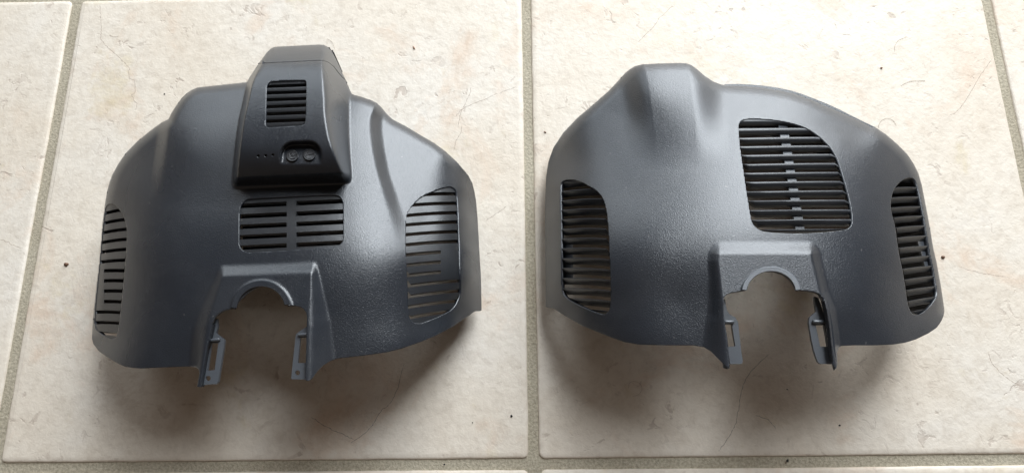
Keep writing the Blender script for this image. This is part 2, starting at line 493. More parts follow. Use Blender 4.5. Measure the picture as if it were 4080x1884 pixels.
_LB = [
 (1919, 1237, 12), (1888, 1243, 25), (1850, 1268, 34), (1804, 1301, 48), (1740, 1335, 60), (1600, 1390, 73), (1440, 1418, 79), (1340, 1428, 81), (1060, 1440, 83), (750, 1460, 82), (560, 1467, 78), (470, 1448, 70), (415, 1415, 60), (366, 1345, 45),
 (1917, 1100, 13), (1884, 1100, 33), (1836, 1100, 48), (1720, 1120, 65), (1620, 1140, 74),
 (1910, 1000, 14), (1878, 1000, 34), (1830, 1000, 47), (1720, 1000, 65), (1620, 1000, 75), (1500, 1000, 82), (1300, 1000, 87), (1060, 1000, 88), (800, 1000, 86), (620, 1000, 79), (520, 1000, 69), (450, 1000, 57), (400, 1000, 45),
 (1700, 1300, 64), (1500, 1280, 79), (1300, 1280, 84), (900, 1280, 86), (700, 1300, 84), (560, 1300, 77), (470, 1300, 66), (400, 1300, 54),
 (1898, 870, 14), (1868, 870, 33), (1820, 870, 48), (1700, 870, 62),
 (1885, 750, 22), (1850, 750, 38), (1780, 750, 52), (1650, 750, 63), (1500, 750, 73), (1300, 750, 80), (1060, 750, 82), (800, 750, 79), (640, 750, 71), (540, 750, 62), (470, 750, 53), (432, 750, 46),
 (1770, 610, 47), (1700, 600, 50), (1600, 600, 57), (1450, 600, 66), (1250, 600, 72), (1000, 600, 74), (750, 600, 70), (650, 600, 63), (560, 600, 55), (515, 605, 49),
 (1575, 490, 50), (1480, 480, 56), (1300, 480, 64), (1000, 480, 67), (800, 480, 64), (690, 480, 59),
 (1440, 390, 53), (1200, 380, 58), (900, 380, 59), (760, 380, 56), (1200, 250, 46), (900, 300, 52),
]
_lb = RBF(_LB, 0.002)
l_step_l = lerp([330, 350, 400, 450, 520, 615, 690, 850, 1000], [800, 785, 722, 690, 668, 655, 645, 628, 620])
l_step_r = lerp([380, 409, 472, 521, 596, 682, 780, 860, 950, 1050], [1480, 1500, 1473, 1472, 1482, 1500, 1530, 1552, 1575, 1590])
l_step_rw = lerp([400, 480, 600, 700, 900], [50, 62, 62, 60, 70])
l_box_z = lerp([150, 180, 215, 245, 270, 300, 350, 400, 450, 500, 550, 600, 640, 670, 700, 722, 740, 760], [62, 70, 82, 91, 94.5, 97, 100, 102, 103.5, 104.3, 104.5, 103.8, 101.5, 98.8, 95, 92, 89, 86], 18.0)
l_box_l = lerp([180, 252, 300, 330, 400, 470, 560, 650, 735], [1045, 1030, 1002, 989, 975, 958, 945, 935, 927])
l_box_r = lerp([180, 260, 305, 348, 400, 500, 600, 700, 735], [1345, 1362, 1380, 1395, 1398, 1396, 1398, 1404, 1406])
l_box_rw = lerp([180, 250, 350, 450, 550, 640, 700, 735], [64, 84, 114, 110, 92, 64, 40, 30])

def body_l(px, py):
    z = _lb(px, py)
    f = 1 - S((py - 600) / 380)
    f_r = 1 - S((py - 620) / 420)
    f_l = 1 - S((py - 470) / 360)
    xl = l_step_l(py); z = z + 6.5 * f_l * S((px - (xl - 44)) / 54)
    xr = l_step_r(py); w = l_step_rw(py)
    z = z - np.where(px > 1200, 7.0 * f_r * S((px - xr + 6) / w), 0)
    return z

def poly_mask_neck_l(px, py):
    top = S((py - (1050 - (px - 890) * 0.04)) / 56)
    xl = np.interp(py, [1060, 1100, 1255, 1386, 1540], [893, 891, 846, 820, 794]); wl = np.interp(py, [1060, 1150, 1300, 1450], [26, 48, 74, 60])
    xr = np.interp(py, [1060, 1250, 1400, 1540], [1240, 1228, 1224, 1220]); wr = np.interp(py, [1060, 1150, 1280, 1450], [26, 55, 95, 120])
    L = S((px - (xl - wl)) / wl)
    R = S(((xr + wr) - px) / wr)
    return top * L * R

BTN = smooth_poly([(1128, 662), (1126, 620), (1132, 600), (1146, 585), (1165, 578), (1200, 576), (1236, 576), (1254, 584), (1266, 602), (1270, 622), (1272, 660)], 3, closed=False)
def z_left(px, py, raw=False):
    z = body_l(px, py)
    zb = l_box_z(py) + 0 * px
    m = S((px - (l_box_l(py) - 6)) / 24.0)
    w = l_box_rw(py)
    r = np.clip((l_box_r(py) - px) / w, 0, 1)
    r = S(r) * 0.55 + 0.45 * np.clip(r * 1.02, 0, 1)
    r = S((l_box_r(py) - px) / w)
    yb = 752 - (px - 930) * 0.045
    m = m * r * (1 - S((py - (yb - 46)) / 50))
    zz = z + np.maximum(zb - z, 0) * m
    # recess with the two buttons
    d = sdf(px, py, np.r_[BTN, [(1272, 670), (1128, 670)]])
    dep = np.interp(py, [560, 580, 600, 655], [6.2, 6.0, 4.6, 0.0])
    zz = zz - dep * S((d + 16) / 18.0)
    # neck block
    zn = np.interp(py, [1050, 1100, 1300, 1540], [91.0, 91.5, 91.8, 90.5])
    zz = zz + np.maximum(zn - zz, 0) * poly_mask_neck_l(px, py)
    # collar lip
    rr = np.hypot(px - 1042, (py - 1237))
    ring = np.exp(-((rr - 110) / 11.0) ** 2) * (py < 1237)
    zz = zz + 1.6 * ring
    # rounding towards the outline
    d = poly_d(px, py, LROLL, closed=False)
    Rp = 34.0
    u = np.clip(1 - d / Rp, 0, 1)
    wgt = 1 - S((px - 1780) / 60)
    zz = zz - wgt * 6.5 * (1 - np.sqrt(np.clip(1 - u ** 2, 0, 1)))
    return np.maximum(zz, 0.35) / 1000.0

V_TOP = smooth_poly([(1062, 345), (1067, 333), (1076, 326), (1092, 323), (1150, 320.5), (1208, 319), (1218, 323), (1221, 334), (1220, 400), (1217, 482), (1214, 493), (1204, 500), (1140, 504), (1078, 509), (1064, 507), (1058, 499), (1058, 480), (1060, 410)], 3)
V_MID = smooth_poly([(954, 850), (957, 825), (964, 811), (977, 798), (994, 792), (1142, 784), (1325, 776), (1348, 780), (1361, 792), (1367, 812), (1368, 880), (1368, 952), (1362, 967), (1348, 978), (1328, 983), (1142, 998), (1000, 1006), (980, 1004), (964, 994), (955, 981), (952, 968)], 3)
V_LEFT = smooth_poly([(440, 812), (429, 817), (421, 830), (417, 862), (409, 930), (403, 997), (397, 1062), (388, 1147), (382, 1209), (379, 1250), (378, 1290), (385, 1313), (396, 1325), (415, 1338), (438, 1348), (452, 1350), (463, 1340), (472, 1305), (481, 1234), (491, 1137), (500, 1034), (504, 975), (505, 915), (497, 875), (486, 850), (472, 831), (457, 817)], 3)
V_RIGHT = smooth_poly([(1780, 745), (1755, 751), (1720, 765), (1685, 780), (1660, 800), (1640, 822), (1627, 842), (1620, 862), (1617, 895), (1617, 997), (1620, 1060), (1624, 1147), (1626, 1222), (1629, 1257), (1637, 1274), (1650, 1285), (1665, 1288), (1685, 1286), (1735, 1267), (1775, 1249), (1800, 1234), (1817, 1214), (1830, 1187), (1836, 1160), (1836, 1122), (1833, 1072), (1831, 975), (1825, 825), (1821, 775), (1815, 757), (1803, 747), (1792, 744)], 3)
SEAM = [(1026, 259), (1034, 255), (1050, 252), (1150, 247.5), (1270, 241.5), (1290, 243), (1310, 250), (1330, 266), (1348, 290), (1364, 309), (1376, 318), (1392, 322)]
CAPR = SEAM + [(1460, 326), (1400, 150), (1050, 150), (990, 252)]
LEDS = [(1029, 622), (1059, 620), (1087, 618)]

def circ(px, py, c, r): return r - np.hypot(px - c[0], py - c[1])

LP = np.array(LPOLY, float)
def keep_left(px, py):
    k = sdf(px, py, LP)
    for v in (V_TOP, V_MID, V_LEFT, V_RIGHT): k = np.minimum(k, -sdf(px, py, v))
    k = np.minimum(k, -sdf(px, py, CAPR) - 1.2)
    for c in LEDS: k = np.minimum(k, -circ(px, py, c, 6.0))
    return k

def make_root(name, px, py, **kw):
    o = bpy.data.objects.new(name, None); sc.collection.objects.link(o)
    q = wp(px, py); o.location = (q[0], q[1], 0); o.empty_display_size = 0.05
    bpy.context.view_layer.update()
    return put(o, **kw)

def shell(name, zfun, keep, bbox, step, roll, legs, mat, parent, thick=0.0021, leg_depth=0.0045, open_edge=None):
    PX, PY, Z, V, T = marched(zfun, keep, bbox, step)
    dr = poly_d(PX, PY, roll, closed=False)
    onr = (dr < 2.0) & (Z > 0.0012)
    V2, F2 = dropped(V, T, lambda i: onr[i], [lambda z: z - min(0.0012, z * 0.3), lambda z: z * 0.5, lambda z: 0.00035])
    if legs is not None:
        n0 = len(V)
        dl = np.full(len(PX), 1e9)
        for lg in legs: dl = np.minimum(dl, poly_d(PX, PY, lg, closed=False))
        onl = dl < 2.0
        be = [e for e in border_edges(T) if onl[e[0]] and onl[e[1]]]
        V2 = [tuple(v) for v in V2]; m = {}
        for e in be:
            for i in e:
                if i not in m:
                    x, y, z = V[i]; m[i] = (len(V2), len(V2) + 1)
                    V2.append((x, y, z - 0.0012)); V2.append((x, y, z - leg_depth))
        for i, j in be:
            F2.append((j, i, m[i][0], m[j][0])); F2.append((j[0] if False else m[j][0], m[i][0], m[i][1], m[j][1]))
    o = mesh_obj(name, V2, F2, mat, parent)
    solidify(o, thick)
    return o

# column based strips between two lines inside an outline
def span(outline):
    o = np.array(outline)
    a = o; b = np.roll(o, -1, 0)
    def f(x):
        ys = []
        for (ax, ay), (bx, by) in zip(a, b):
            if (ax > x) != (bx > x): ys.append(ay + (x - ax) / (bx - ax) * (by - ay))
        return (min(ys), max(ys)) if len(ys) > 1 else (1e9, -1e9)
    return f

def line(x0, y0, x1, y1, bow=0.0):
    def f(x):
        t = (x - x0) / (x1 - x0)
        return y0 + t * (y1 - y0) + bow * 4 * t * (1 - t)
    return f

def strip(name, zfun, outline, la, lb, parent, mat, rec=0.0012, thick=0.0035, thick2=None, xr=None, grow=3.0, ncol=16, profile=None):
    o = np.array(outline); x0 = o[:, 0].min() - grow; x1 = o[:, 0].max() + grow
    if xr: x0, x1 = max(x0, xr[0]), min(x1, xr[1])
    sp = span(o)
    cx = (o[:, 0].min() + o[:, 0].max()) / 2
    def yy(x):
        # grow the outline sideways a little so the slat ends run under the shell
        xs = min(max(x, o[:, 0].min() + 0.6), o[:, 0].max() - 0.6)
        if x > cx: xs = max(cx, xs - grow)
        else: xs = min(cx, xs + grow)
        a, b = sp(xs)
        return max(la(x), a - grow), min(lb(x), b + grow)
    xs = np.linspace(x0, x1, 121)
    ok = [x for x in xs if yy(x)[1] - yy(x)[0] > 0.8]
    if len(ok) < 4: return None
    cols = np.linspace(ok[0], ok[-1], ncol)
    prof = profile or [(0, 0), (0.5, 0), (1, 0)]
    top = []; bot = []
    for x in cols:
        a, b = yy(x)
        if b < a: b = a + 0.5
        for t, d in prof:
            y = a + (b - a) * t
            top.append((x, y, d))
    top = np.array(top)
    z = zfun(top[:, 0], top[:, 1]) - rec - top[:, 2]
    VT = world_pts(top[:, 0], top[:, 1], z)
    tt = np.tile(np.array([p[0] for p in prof]), len(cols))
    th = thick + ((thick if thick2 is None else thick2) - thick) * tt
    VB = VT - np.c_[0 * th, 0 * th, th]
    n = len(VT); R = len(prof); C = len(cols); Fc = []
    for c in range(C - 1):
        for r in range(R - 1):
            i = c * R + r
            Fc.append((i, i + 1, i + R + 1, i + R)); Fc.append((n + i, n + i + R, n + i + R + 1, n + i + 1))
        i = c * R; Fc.append((i, i + R, n + i + R, n + i))
        i = c * R + R - 1; Fc.append((i + R, i, n + i, n + i + R))
    for r in range(R - 1):
        Fc.append((r + 1, r, n + r, n + r + 1)); i = (C - 1) * R + r; Fc.append((i, i + 1, n + i + 1, n + i))
    ob = mesh_obj(name, np.r_[VT, VB], Fc, mat, parent)
    me = ob.data
    me.set_sharp_from_angle(angle=math.radians(38))
    return ob

def plate(name, zmm, outer, holes, parent, mat, thick=0.002, step=2.5, sl=(0, 0)):
    """flat plate traced at its own height, with openings"""
    outer = np.array(outer, float)
    x0, y0 = outer.min(0) - 4; x1, y1 = outer.max(0) + 4
    cx, cy = outer.mean(0)
    def zf(px, py): return (zmm + sl[0] * (px - cx) + sl[1] * (py - cy)) / 1000.0
    def kp(px, py):
        k = sdf(px, py, outer)
        for h in holes:
            if len(h) == 3 and np.isscalar(h[0]): k = np.minimum(k, -circ(px, py, h[:2], h[2]))
            else: k = np.minimum(k, -sdf(px, py, h))
        return k
    PX, PY, Z, V, T = marched(zf, kp, (x0, y0, x1, y1), step)
    o = mesh_obj(name, V, T, mat, parent, smooth=False)
    solidify(o, thick)
    return o

def rod(name, p, q, r, parent, mat, n=10):
    p = np.array(p); q = np.array(q); d = (q - p) / np.linalg.norm(q - p)
    u = np.cross(d, [0, 0, 1.0]); u /= np.linalg.norm(u); v = np.cross(d, u)
    V = []; Fc = []
    for e, s in ((p, 0.8), (p + d * r * 0.4, 1), (q - d * r * 0.4, 1), (q, 0.8)):
        for k in range(n):
            a = 2 * math.pi * k / n; V.append(e + r * s * (math.cos(a) * u + math.sin(a) * v))
    for s in range(3):
        for k in range(n): Fc.append((s * n + k, s * n + (k + 1) % n, (s + 1) * n + (k + 1) % n, (s + 1) * n + k))
    Fc.append(list(range(n))[::-1]); Fc.append([3 * n + k for k in range(n)])
    return mesh_obj(name, V, Fc, mat, parent)

left = make_root('plastic_cover', 1150, 1100, label='left dark grey plastic housing cover with raised control box, two buttons and slotted vents', category='cover', group='plastic covers on the tiles')
leg_l = [[(1217, 1512), (1218, 1440), (1221, 1340), (1223, 1275)], [(845, 1290), (823, 1386), (811, 1455), (798, 1540)]]
shell('housing_shell', z_left, keep_left, (350, 150, 1930, 1560), 4.0, LLEFT + LSIL, leg_l, M_SHELL, left)
# rear cap above the seam
def keep_cap(px, py): return np.minimum(sdf(px, py, LP), sdf(px, py, CAPR) - 0.6)
o = shell('rear_cap', lambda x, y: z_left(x, y) - 0.0001, keep_cap, (1000, 150, 1430, 400), 2.0, LSIL[:13], None, M_SHELL, left, 0.0009)
o['label'] = 'smooth rear cap behind the fine seam of the control box'

def slotted(outline, slots, zf, parent, mat, name='slat', **kw):
    """slots: (xL,yL,xR,yR,half height, bow); makes the slats that stand between them"""
    tops = [line(0, -1e6, 1, -1e6)] + [None] * 0
    prev = lambda x: -1e6
    for s in slots + [None]:
        if s is None: nxt = lambda x: 1e6
        else:
            xl, yl, xr_, yr, hh, bow = s
            f = line(xl, yl, xr_, yr, bow); nxt = (lambda f, hh: lambda x: f(x) - hh)(f, hh)
        strip(name, zf, outline, prev, nxt, parent, mat, **kw)
        if s is not None: prev = (lambda f, hh: lambda x: f(x) + hh)(f, hh)

slotted(V_TOP, [(1063, 346.6, 1219, 340.5, 5.6, 0), (1061, 372.5, 1219, 367.2, 5.8, 0), (1060, 399.8, 1218, 394.6, 5.8, 0), (1059, 427.8, 1218, 421, 5.8, 0), (1058, 456.2, 1217, 450.4, 5.8, 0), (1058, 485.2, 1216, 479.3, 5.8, 0)],
        z_left, left, M_SLAT, profile=[(0, 0), (0.45, 0.0001), (0.9, 0.0006), (1, 0.0012)])
dslots = [(958, 740 + (300 + 154.5 * k) / 3.719, 1368, 740 + (228 + 153.3 * k) / 3.719, 9.0, 0) for k in range(5)]
slotted(V_MID, dslots, z_left, left, M_SLAT, xr=(940, 1143))
slotted(V_MID, dslots, z_left, left, M_SLAT, xr=(1180, 1380))
strip('centre_bar', z_left, V_MID, lambda x: -1e6, lambda x: 1e6, left, M_SLAT, xr=(1142.5, 1180.5), ncol=3, rec=0.0011, profile=[(k / 12, 0) for k in range(13)])
es = [(422, 850, 476, 838), (415, 889, 496, 875), (412, 927, 503, 913), (408, 966, 503, 953), (403, 1005, 500, 993), (401, 1044, 499, 1036), (400, 1080, 495, 1078), (396, 1120, 490, 1118), (392, 1161, 486, 1159), (388, 1202, 482, 1202), (381, 1243, 479, 1244), (379, 1285, 475, 1286), (388, 1326, 455, 1331)]
ee = [(a, b, c, d, 7.0 if 5 < i < 10 else 6.6, -1.5) for i, (a, b, c, d) in enumerate(es)]
slotted(V_LEFT, ee, z_left, left, M_SLAT, rec=0.0009, grow=2)
for a, b in ((6, 10),):
    # the plain field that closes the outer ends of the four short slots
    strip('blank_panel', z_left, V_LEFT, lambda x: 1060, lambda x: 1222, left, M_SLAT, xr=(370, 414), rec=0.00085, grow=2, ncol=5, profile=[(k / 8, 0) for k in range(9)])
fs = [(1692, 775.5, 1820, 773), (1642, 817, 1822, 810), (1626, 858, 1824, 847), (1618, 896, 1825, 884), (1618, 935, 1826, 922), (1618, 975, 1828, 961), (1620, 1014.5, 1755, 1004), (1621, 1056, 1757, 1043), (1623, 1097, 1757, 1083), (1625, 1139, 1832, 1117), (1627, 1181, 1832, 1157), (1629, 1222, 1825, 1197), (1634, 1264, 1795, 1240)]
ff = [(a, b, c, d, 6.8, -2.0 if not 5 < i < 9 else -0.5) for i, (a, b, c, d) in enumerate(fs)]
slotted(V_RIGHT, ff, z_left, left, M_SLAT, rec=0.0009)
strip('blank_panel', z_left, V_RIGHT, lambda x: 985, lambda x: 1112, left, M_SLAT, xr=(1756, 1840), rec=0.00085, ncol=6, profile=[(k / 8, 0) for k in range(9)])

# buttons and indicator lights
def disc(name, c, rx, ry, zf, lift, rise, parent, mat, n=28):
    V = []; Fc = []
    prof = [(1.0, -0.0015), (1.0, rise * 0.7), (0.93, rise), (0.80, rise), (0.74, rise - 0.0003), (0.0, rise - 0.0002)]
    zc = float(zf(np.array([c[0]]), np.array([c[1]]))[0]) + lift
    for f, h in prof[:-1]:
        for k in range(n):
            a = 2 * math.pi * k / n
            x, y = c[0] + rx * f * math.cos(a), c[1] + ry * f * math.sin(a)
            tilt = float(zf(np.array([x]), np.array([y]))[0]) + lift
            V.append(wp(x, y, tilt + h))
    V.append(wp(c[0], c[1], zc + prof[-1][1]))
    R = len(prof) - 1
    for s in range(R - 1):
        for k in range(n): Fc.append((s * n + k, (s + 1) * n + k, (s + 1) * n + (k + 1) % n, s * n + (k + 1) % n))
    for k in range(n): Fc.append(((R - 1) * n + k, R * n, (R - 1) * n + (k + 1) % n))
    o = mesh_obj(name, V, Fc, mat, parent); o.data.set_sharp_from_angle(angle=math.radians(50))
    return o

def stroke(name, pts, zf, lift, r, parent, mat):
    p = smooth_poly(pts, 4, closed=False)
    z = zf(p[:, 0], p[:, 1]) + lift
    w = world_pts(p[:, 0], p[:, 1], z)
    V = []; Fc = []; n = len(w); m = 6
    for i in range(n):
        t = w[min(i + 1, n - 1)] - w[max(i - 1, 0)]; t /= np.linalg.norm(t) + 1e-12
        u = np.array([-t[1], t[0], 0]); u /= np.linalg.norm(u) + 1e-12
        for k in range(m):
            a = 2 * math.pi * k / m; V.append(w[i] + r * (math.cos(a) * u + math.sin(a) * np.array([0, 0, 1.0])))
    for i in range(n - 1):
        for k in range(m): Fc.append((i * m + k, i * m + (k + 1) % m, (i + 1) * m + (k + 1) % m, (i + 1) * m + k))
    return mesh_obj(name, V, Fc, mat, parent)

b1 = disc('button', (1164, 620), 25, 23, z_left, 0.0, 0.0014, left, M_BTN); b1['label'] = 'left round button with a motor symbol'
b2 = disc('button', (1232, 616), 25, 23, z_left, 0.0, 0.0014, left, M_BTN); b2['label'] = 'right round button with an arc and dash symbol'
def ic(b, pts): stroke('symbol', pts, z_left, 0.0013, 0.00022, b, M_BTN)
ic(b1, [(1155, 627), (1154, 613), (1162, 611), (1166, 617), (1160, 620), (1168, 622), (1173, 614)])
ic(b1, [(1154, 632), (1164, 633), (1175, 629)])
ic(b2, [(1226, 607), (1220, 612), (1218, 620), (1222, 629), (1230, 632), (1239, 630)])
ic(b2, [(1228, 616.5), (1244, 614)])
for c in LEDS: disc('indicator_light', c, 7, 7, z_left, -0.0022, 0.0008, left, M_DARK, 14)

def zl_at(x, y): return float(z_left(np.array([float(x)]), np.array([float(y)]))[0])
# collar lip round the half-round opening
def collar(zf, c, r0, r1, yb, parent, mat, lift, thick, squash=1.0):
    n = 30; V = []; Fc = []
    prof = [(r0, -thick), (r0, lift * 0.7), (r0 + 2, lift), (r1 - 3, lift), (r1, lift * 0.6), (r1 + 1.0, -0.001)]
    a0 = math.asin((yb[0] - c[1]) / (r0 * squash)); a1 = math.asin((yb[1] - c[1]) / (r0 * squash))
    for k in range(n + 1):
        a = math.pi - a0 + (math.pi + a0 + a1) * k / n   # from left foot over the top to the right foot
        a = math.pi - a0 + (a0 + math.pi + a1) * k / n
        for r, h in prof:
            x = c[0] + r * math.cos(a); y = c[1] + r * math.sin(a) * squash
            V.append((x, y, h))
    V = np.array(V)
    # height is taken just outside the opening so the lip follows the plateau
    ang = np.arctan2(V[:, 1] - c[1], V[:, 0] - c[0]); hz = zf(c[0] + (r1 + 4) * np.cos(ang), np.minimum(c[1] + (r1 + 4) * np.sin(ang), yb[0] - 6))
    Wd = world_pts(V[:, 0], V[:, 1], hz + V[:, 2])
    R = len(prof)
    for k in range(n):
        for r in range(R - 1):
            i = k * R + r; Fc.append((i, i + 1, i + R + 1, i + R))
    for e, fl in ((0, False), (n, True)):
        f = [e * R + r for r in range(R)]; Fc.append(f if not fl else f[::-1])
    o = mesh_obj('collar', Wd, Fc, mat, parent); o.data.set_sharp_from_angle(angle=math.radians(40))
    return o

# black plates standing in for inner ducts, added to keep the slots dark
plate('dark_duct_plate', 52.0, [(960, 775), (1400, 765), (1420, 1010), (970, 1020)], [], left, M_DARK, 0.002, 12.0)
plate('dark_duct_plate', 80.0, [(1050, 305), (1235, 300), (1235, 515), (1050, 520)], [], left, M_DARK, 0.002, 12.0)
# snap-in brackets inside the two legs
zbl = zl_at(1150, 1190) * 1000 - 5.5
o = plate('mounting_bracket', zbl, [(866, 1268), (867, 1300), (861, 1326), (894, 1352), (890, 1387), (880, 1450), (869, 1520), (862, 1529), (830, 1530), (802, 1534), (797, 1541), (812, 1455), (823, 1386), (845, 1290), (850, 1270)],
          [[(841, 1366), (870, 1365), (855, 1473), (825, 1476)], (829, 1506, 10.5)], left, M_INNER)
rod('retaining_rib', wp(835, 1356, zbl / 1000 + 0.0008), wp(876, 1351, zbl / 1000 + 0.0008), 0.0009, o, M_INNER)
o = plate('mounting_bracket', zbl, [(1224, 1299), (1192, 1320), (1179, 1331), (1172, 1390), (1165, 1455), (1160, 1509), (1190, 1510), (1230, 1511), (1230, 1400)],
          [[(1196, 1344), (1240, 1343), (1226, 1445), (1186, 1445)], (1185, 1484, 10.0)], left, M_INNER)
rod('retaining_rib', wp(1188, 1334, zbl / 1000 + 0.0008), wp(1224, 1331, zbl / 1000 + 0.0008), 0.0009, o, M_INNER)

# ------------------------------------------------------------------ right cover
RLEFT = [(2174, 1222), (2173, 1100), (2172, 1000), (2171, 900), (2172, 810), (2176, 705), (2185, 645), (2205, 588), (2244, 529)]
RTOP = [(2297, 473), (2362, 418), (2428, 360), (2467, 318), (2488, 294), (2508, 277), (2530, 264), (2560, 257), (2620, 254), (2710, 251.5), (2735, 253), (2755, 260), (2778, 277), (2808, 303), (2841, 325), (2872, 337), (2900, 342),
        (2960, 344), (3031, 349), (3097, 359), (3162, 373), (3230, 397), (3293, 425), (3360, 453), (3424, 481), (3470, 506), (3490, 509)]
RRIGHT = [(3529, 535), (3575, 574), (3614, 613), (3641, 653), (3660, 692), (3673, 738), (3687, 810), (3706, 910), (3718, 985), (3732, 1045), (3748, 1133), (3762, 1225), (3763, 1240)]
RRIM1 = [(3759, 1260), (3750, 1280), (3732, 1305), (3698, 1328), (3648, 1352), (3604, 1365), (3565, 1371), (3482, 1375), (3399, 1375), (3352, 1377), (3342, 1384), (3336, 1405), (3337, 1452), (3332, 1467), (3324, 1463)]
RCUT = [(3321, 1440), (3316, 1399), (3305, 1299), (3294, 1233), (3284, 1190), (3270, 1173), (3248, 1163), (3220, 1158), (3172, 1155), (3166, 1138), (3152, 1116), (3122, 1092), (3085, 1081), (3048, 1080), (3013, 1090), (2988, 1107), (2976, 1130), (2975, 1155),
        (2959, 1158), (2912, 1166), (2895, 1173), (2884, 1187), (2882, 1233), (2887, 1283), (2898, 1344), (2904, 1410), (2907, 1467)]
RRIM2 = [(2893, 1460), (2865, 1432), (2832, 1399), (2804, 1382), (2765, 1375), (2654, 1375), (2544, 1372), (2488, 1362), (2433, 1343), (2322, 1298), (2250, 1257), (2216, 1235), (2203, 1228), (2185, 1226)]
RPOLY = np.array(RLEFT + RTOP + RRIGHT + RRIM1 + RCUT + RRIM2, float)
RROLL = RLEFT[6:] + RTOP + RRIGHT
_RB = [
 (2173, 1224, 14), (2211, 1232, 27), (2250, 1257, 34), (2322, 1299, 51), (2433, 1344, 66), (2544, 1373, 75), (2765, 1375, 82), (3060, 1380, 85), (3399, 1375, 81), (3565, 1371, 73), (3648, 1352, 64), (3732, 1305, 53), (3762, 1240, 43),
 (2173, 1130, 15), (2205, 1130, 29), (2240, 1130, 39),
 (2172, 1000, 15), (2205, 1000, 30), (2240, 1000, 41), (2330, 1000, 60), (2430, 1000, 72), (2600, 1000, 82), (2900, 1000, 88), (3200, 1000, 87), (3400, 1000, 81), (3560, 1000, 69), (3640, 1000, 58), (3715, 1000, 44),
 (2330, 1200, 57), (2430, 1200, 69), (2700, 1200, 82), (3060, 1180, 87), (3450, 1200, 81), (3620, 1200, 64), (3700, 1200, 53),
 (2172, 850, 15), (2208, 850, 29), (2176, 720, 15), (2212, 740, 27), (2260, 750, 39), (2350, 750, 54), (2500, 750, 66), (2700, 750, 76), (2950, 750, 81), (3200, 750, 79), (3400, 750, 71), (3550, 750, 59), (3670, 750, 45),
 (2215, 590, 18), (2270, 570, 32), (2350, 560, 44), (2500, 560, 55), (2700, 560, 64), (2950, 560, 69), (3150, 560, 67), (3350, 560, 60), (3500, 560, 51), (3570, 590, 46),
 (2330, 455, 38), (2450, 450, 46), (2600, 450, 53), (2800, 450, 58), (3000, 450, 59), (3200, 450, 55), (3350, 470, 49), (3440, 500, 46),
 (2460, 340, 42), (2600, 340, 47), (2900, 350, 49), (3050, 355, 48), (2560, 262, 40), (2710, 260, 41),
]
_rb = RBF(_RB, 0.0015)
def neck_r(px, py):
    top = S((py - 958) / 58)
    xl = np.interp(py, [980, 1040, 1190, 1283, 1410, 1470], [2872, 2866, 2884, 2889, 2906, 2910]); wl = np.interp(py, [980, 1100, 1250, 1420], [46, 52, 72, 120])
    xr = np.interp(py, [980, 1040, 1160, 1233, 1399, 1470], [3222, 3232, 3262, 3292, 3314, 3330]); wr = np.interp(py, [980, 1100, 1250, 1420], [46, 46, 44, 40])
    d1 = np.clip(((xl) - px) / wl, 0, 1); d2 = np.clip((px - xr) / wr, 0, 1); d3 = np.clip((1016 - py) / 58, 0, 1)
    d = np.sqrt(np.maximum(d1, d2) ** 2 + d3 ** 2)
    return 1 - S(d)

def z_right(px, py):
    z = _rb(px, py)
    f = 1 - S((py - 300) / 380)
    cxl = np.interp(py, [250, 400, 700], [2535, 2560, 2600]); cxr = np.interp(py, [250, 350, 500, 700], [2760, 2775, 2790, 2800])
    z = z + 12.5 * f * S((px - (cxl - 92)) / 128) * S(((cxr + 118) - px) / 140)
    zn = np.interp(py, [960, 1010, 1200, 1470], [90.5, 91.5, 92.0, 91.0])
    z = z + np.maximum(zn - z, 0) * neck_r(px, py)
    d = poly_d(px, py, RROLL, closed=False)
    u = np.clip(1 - d / 36.0, 0, 1)
    wgt = S((px - 2185) / 60)
    z = z - wgt * 6.5 * (1 - np.sqrt(np.clip(1 - u ** 2, 0, 1)))
    return np.maximum(z, 0.35) / 1000.0

VA = smooth_poly([(2234, 742), (2238, 728), (2248, 719), (2270, 715), (2300, 719), (2325, 729), (2352, 744), (2382, 764), (2402, 790), (2415, 830), (2421, 875), (2426, 941), (2428, 1000), (2432, 1066), (2434, 1150), (2433, 1200), (2428, 1233), (2417, 1248), (2399, 1252), (2349, 1235), (2294, 1210), (2256, 1186), (2242, 1166), (2238, 1138), (2236, 1000), (2234, 850)], 3)
VB = smooth_poly([(2943, 503), (2948, 487), (2960, 478), (2980, 474), (3031, 474), (3097, 480), (3162, 493), (3215, 512), (3260, 541), (3306, 585), (3335, 633), (3359, 705), (3378, 771), (3392, 836), (3396, 880), (3390, 901), (3369, 915), (3293, 925), (3195, 930), (3097, 928), (3038, 921), (3013, 907), (2999, 889), (2991, 862), (2982, 810), (2966, 705), (2949, 587), (2945, 541)], 3)
VC = smooth_poly([(3549, 815), (3555, 775), (3569, 744), (3595, 719), (3621, 708), (3641, 713), (3654, 738), (3664, 777), (3683, 875), (3703, 1000), (3721, 1083), (3731, 1144), (3734, 1172), (3726, 1194), (3702, 1225), (3673, 1248), (3651, 1255), (3635, 1249), (3622, 1227), (3613, 1188), (3599, 1094), (3582, 1011), (3566, 900), (3553, 850)], 3)
def keep_right(px, py):
    k = sdf(px, py, RPOLY)
    for v in (VA, VB, VC): k = np.minimum(k, -sdf(px, py, v))
    return k

right = make_root('plastic_cover', 3000, 1100, label='right slate grey plastic housing cover with a large louvred vent and no buttons', category='cover', group='plastic covers on the tiles')
leg_r = [[(3321, 1440), (3316, 1399), (3305, 1299), (3294, 1233), (3287, 1200)], [(2882, 1233), (2887, 1283), (2898, 1344), (2904, 1410), (2907, 1467)]]
shell('housing_shell', z_right, keep_right, (2150, 230, 3790, 1490), 4.0, RLEFT + RTOP + RRIGHT, leg_r, M_SHELL2, right)

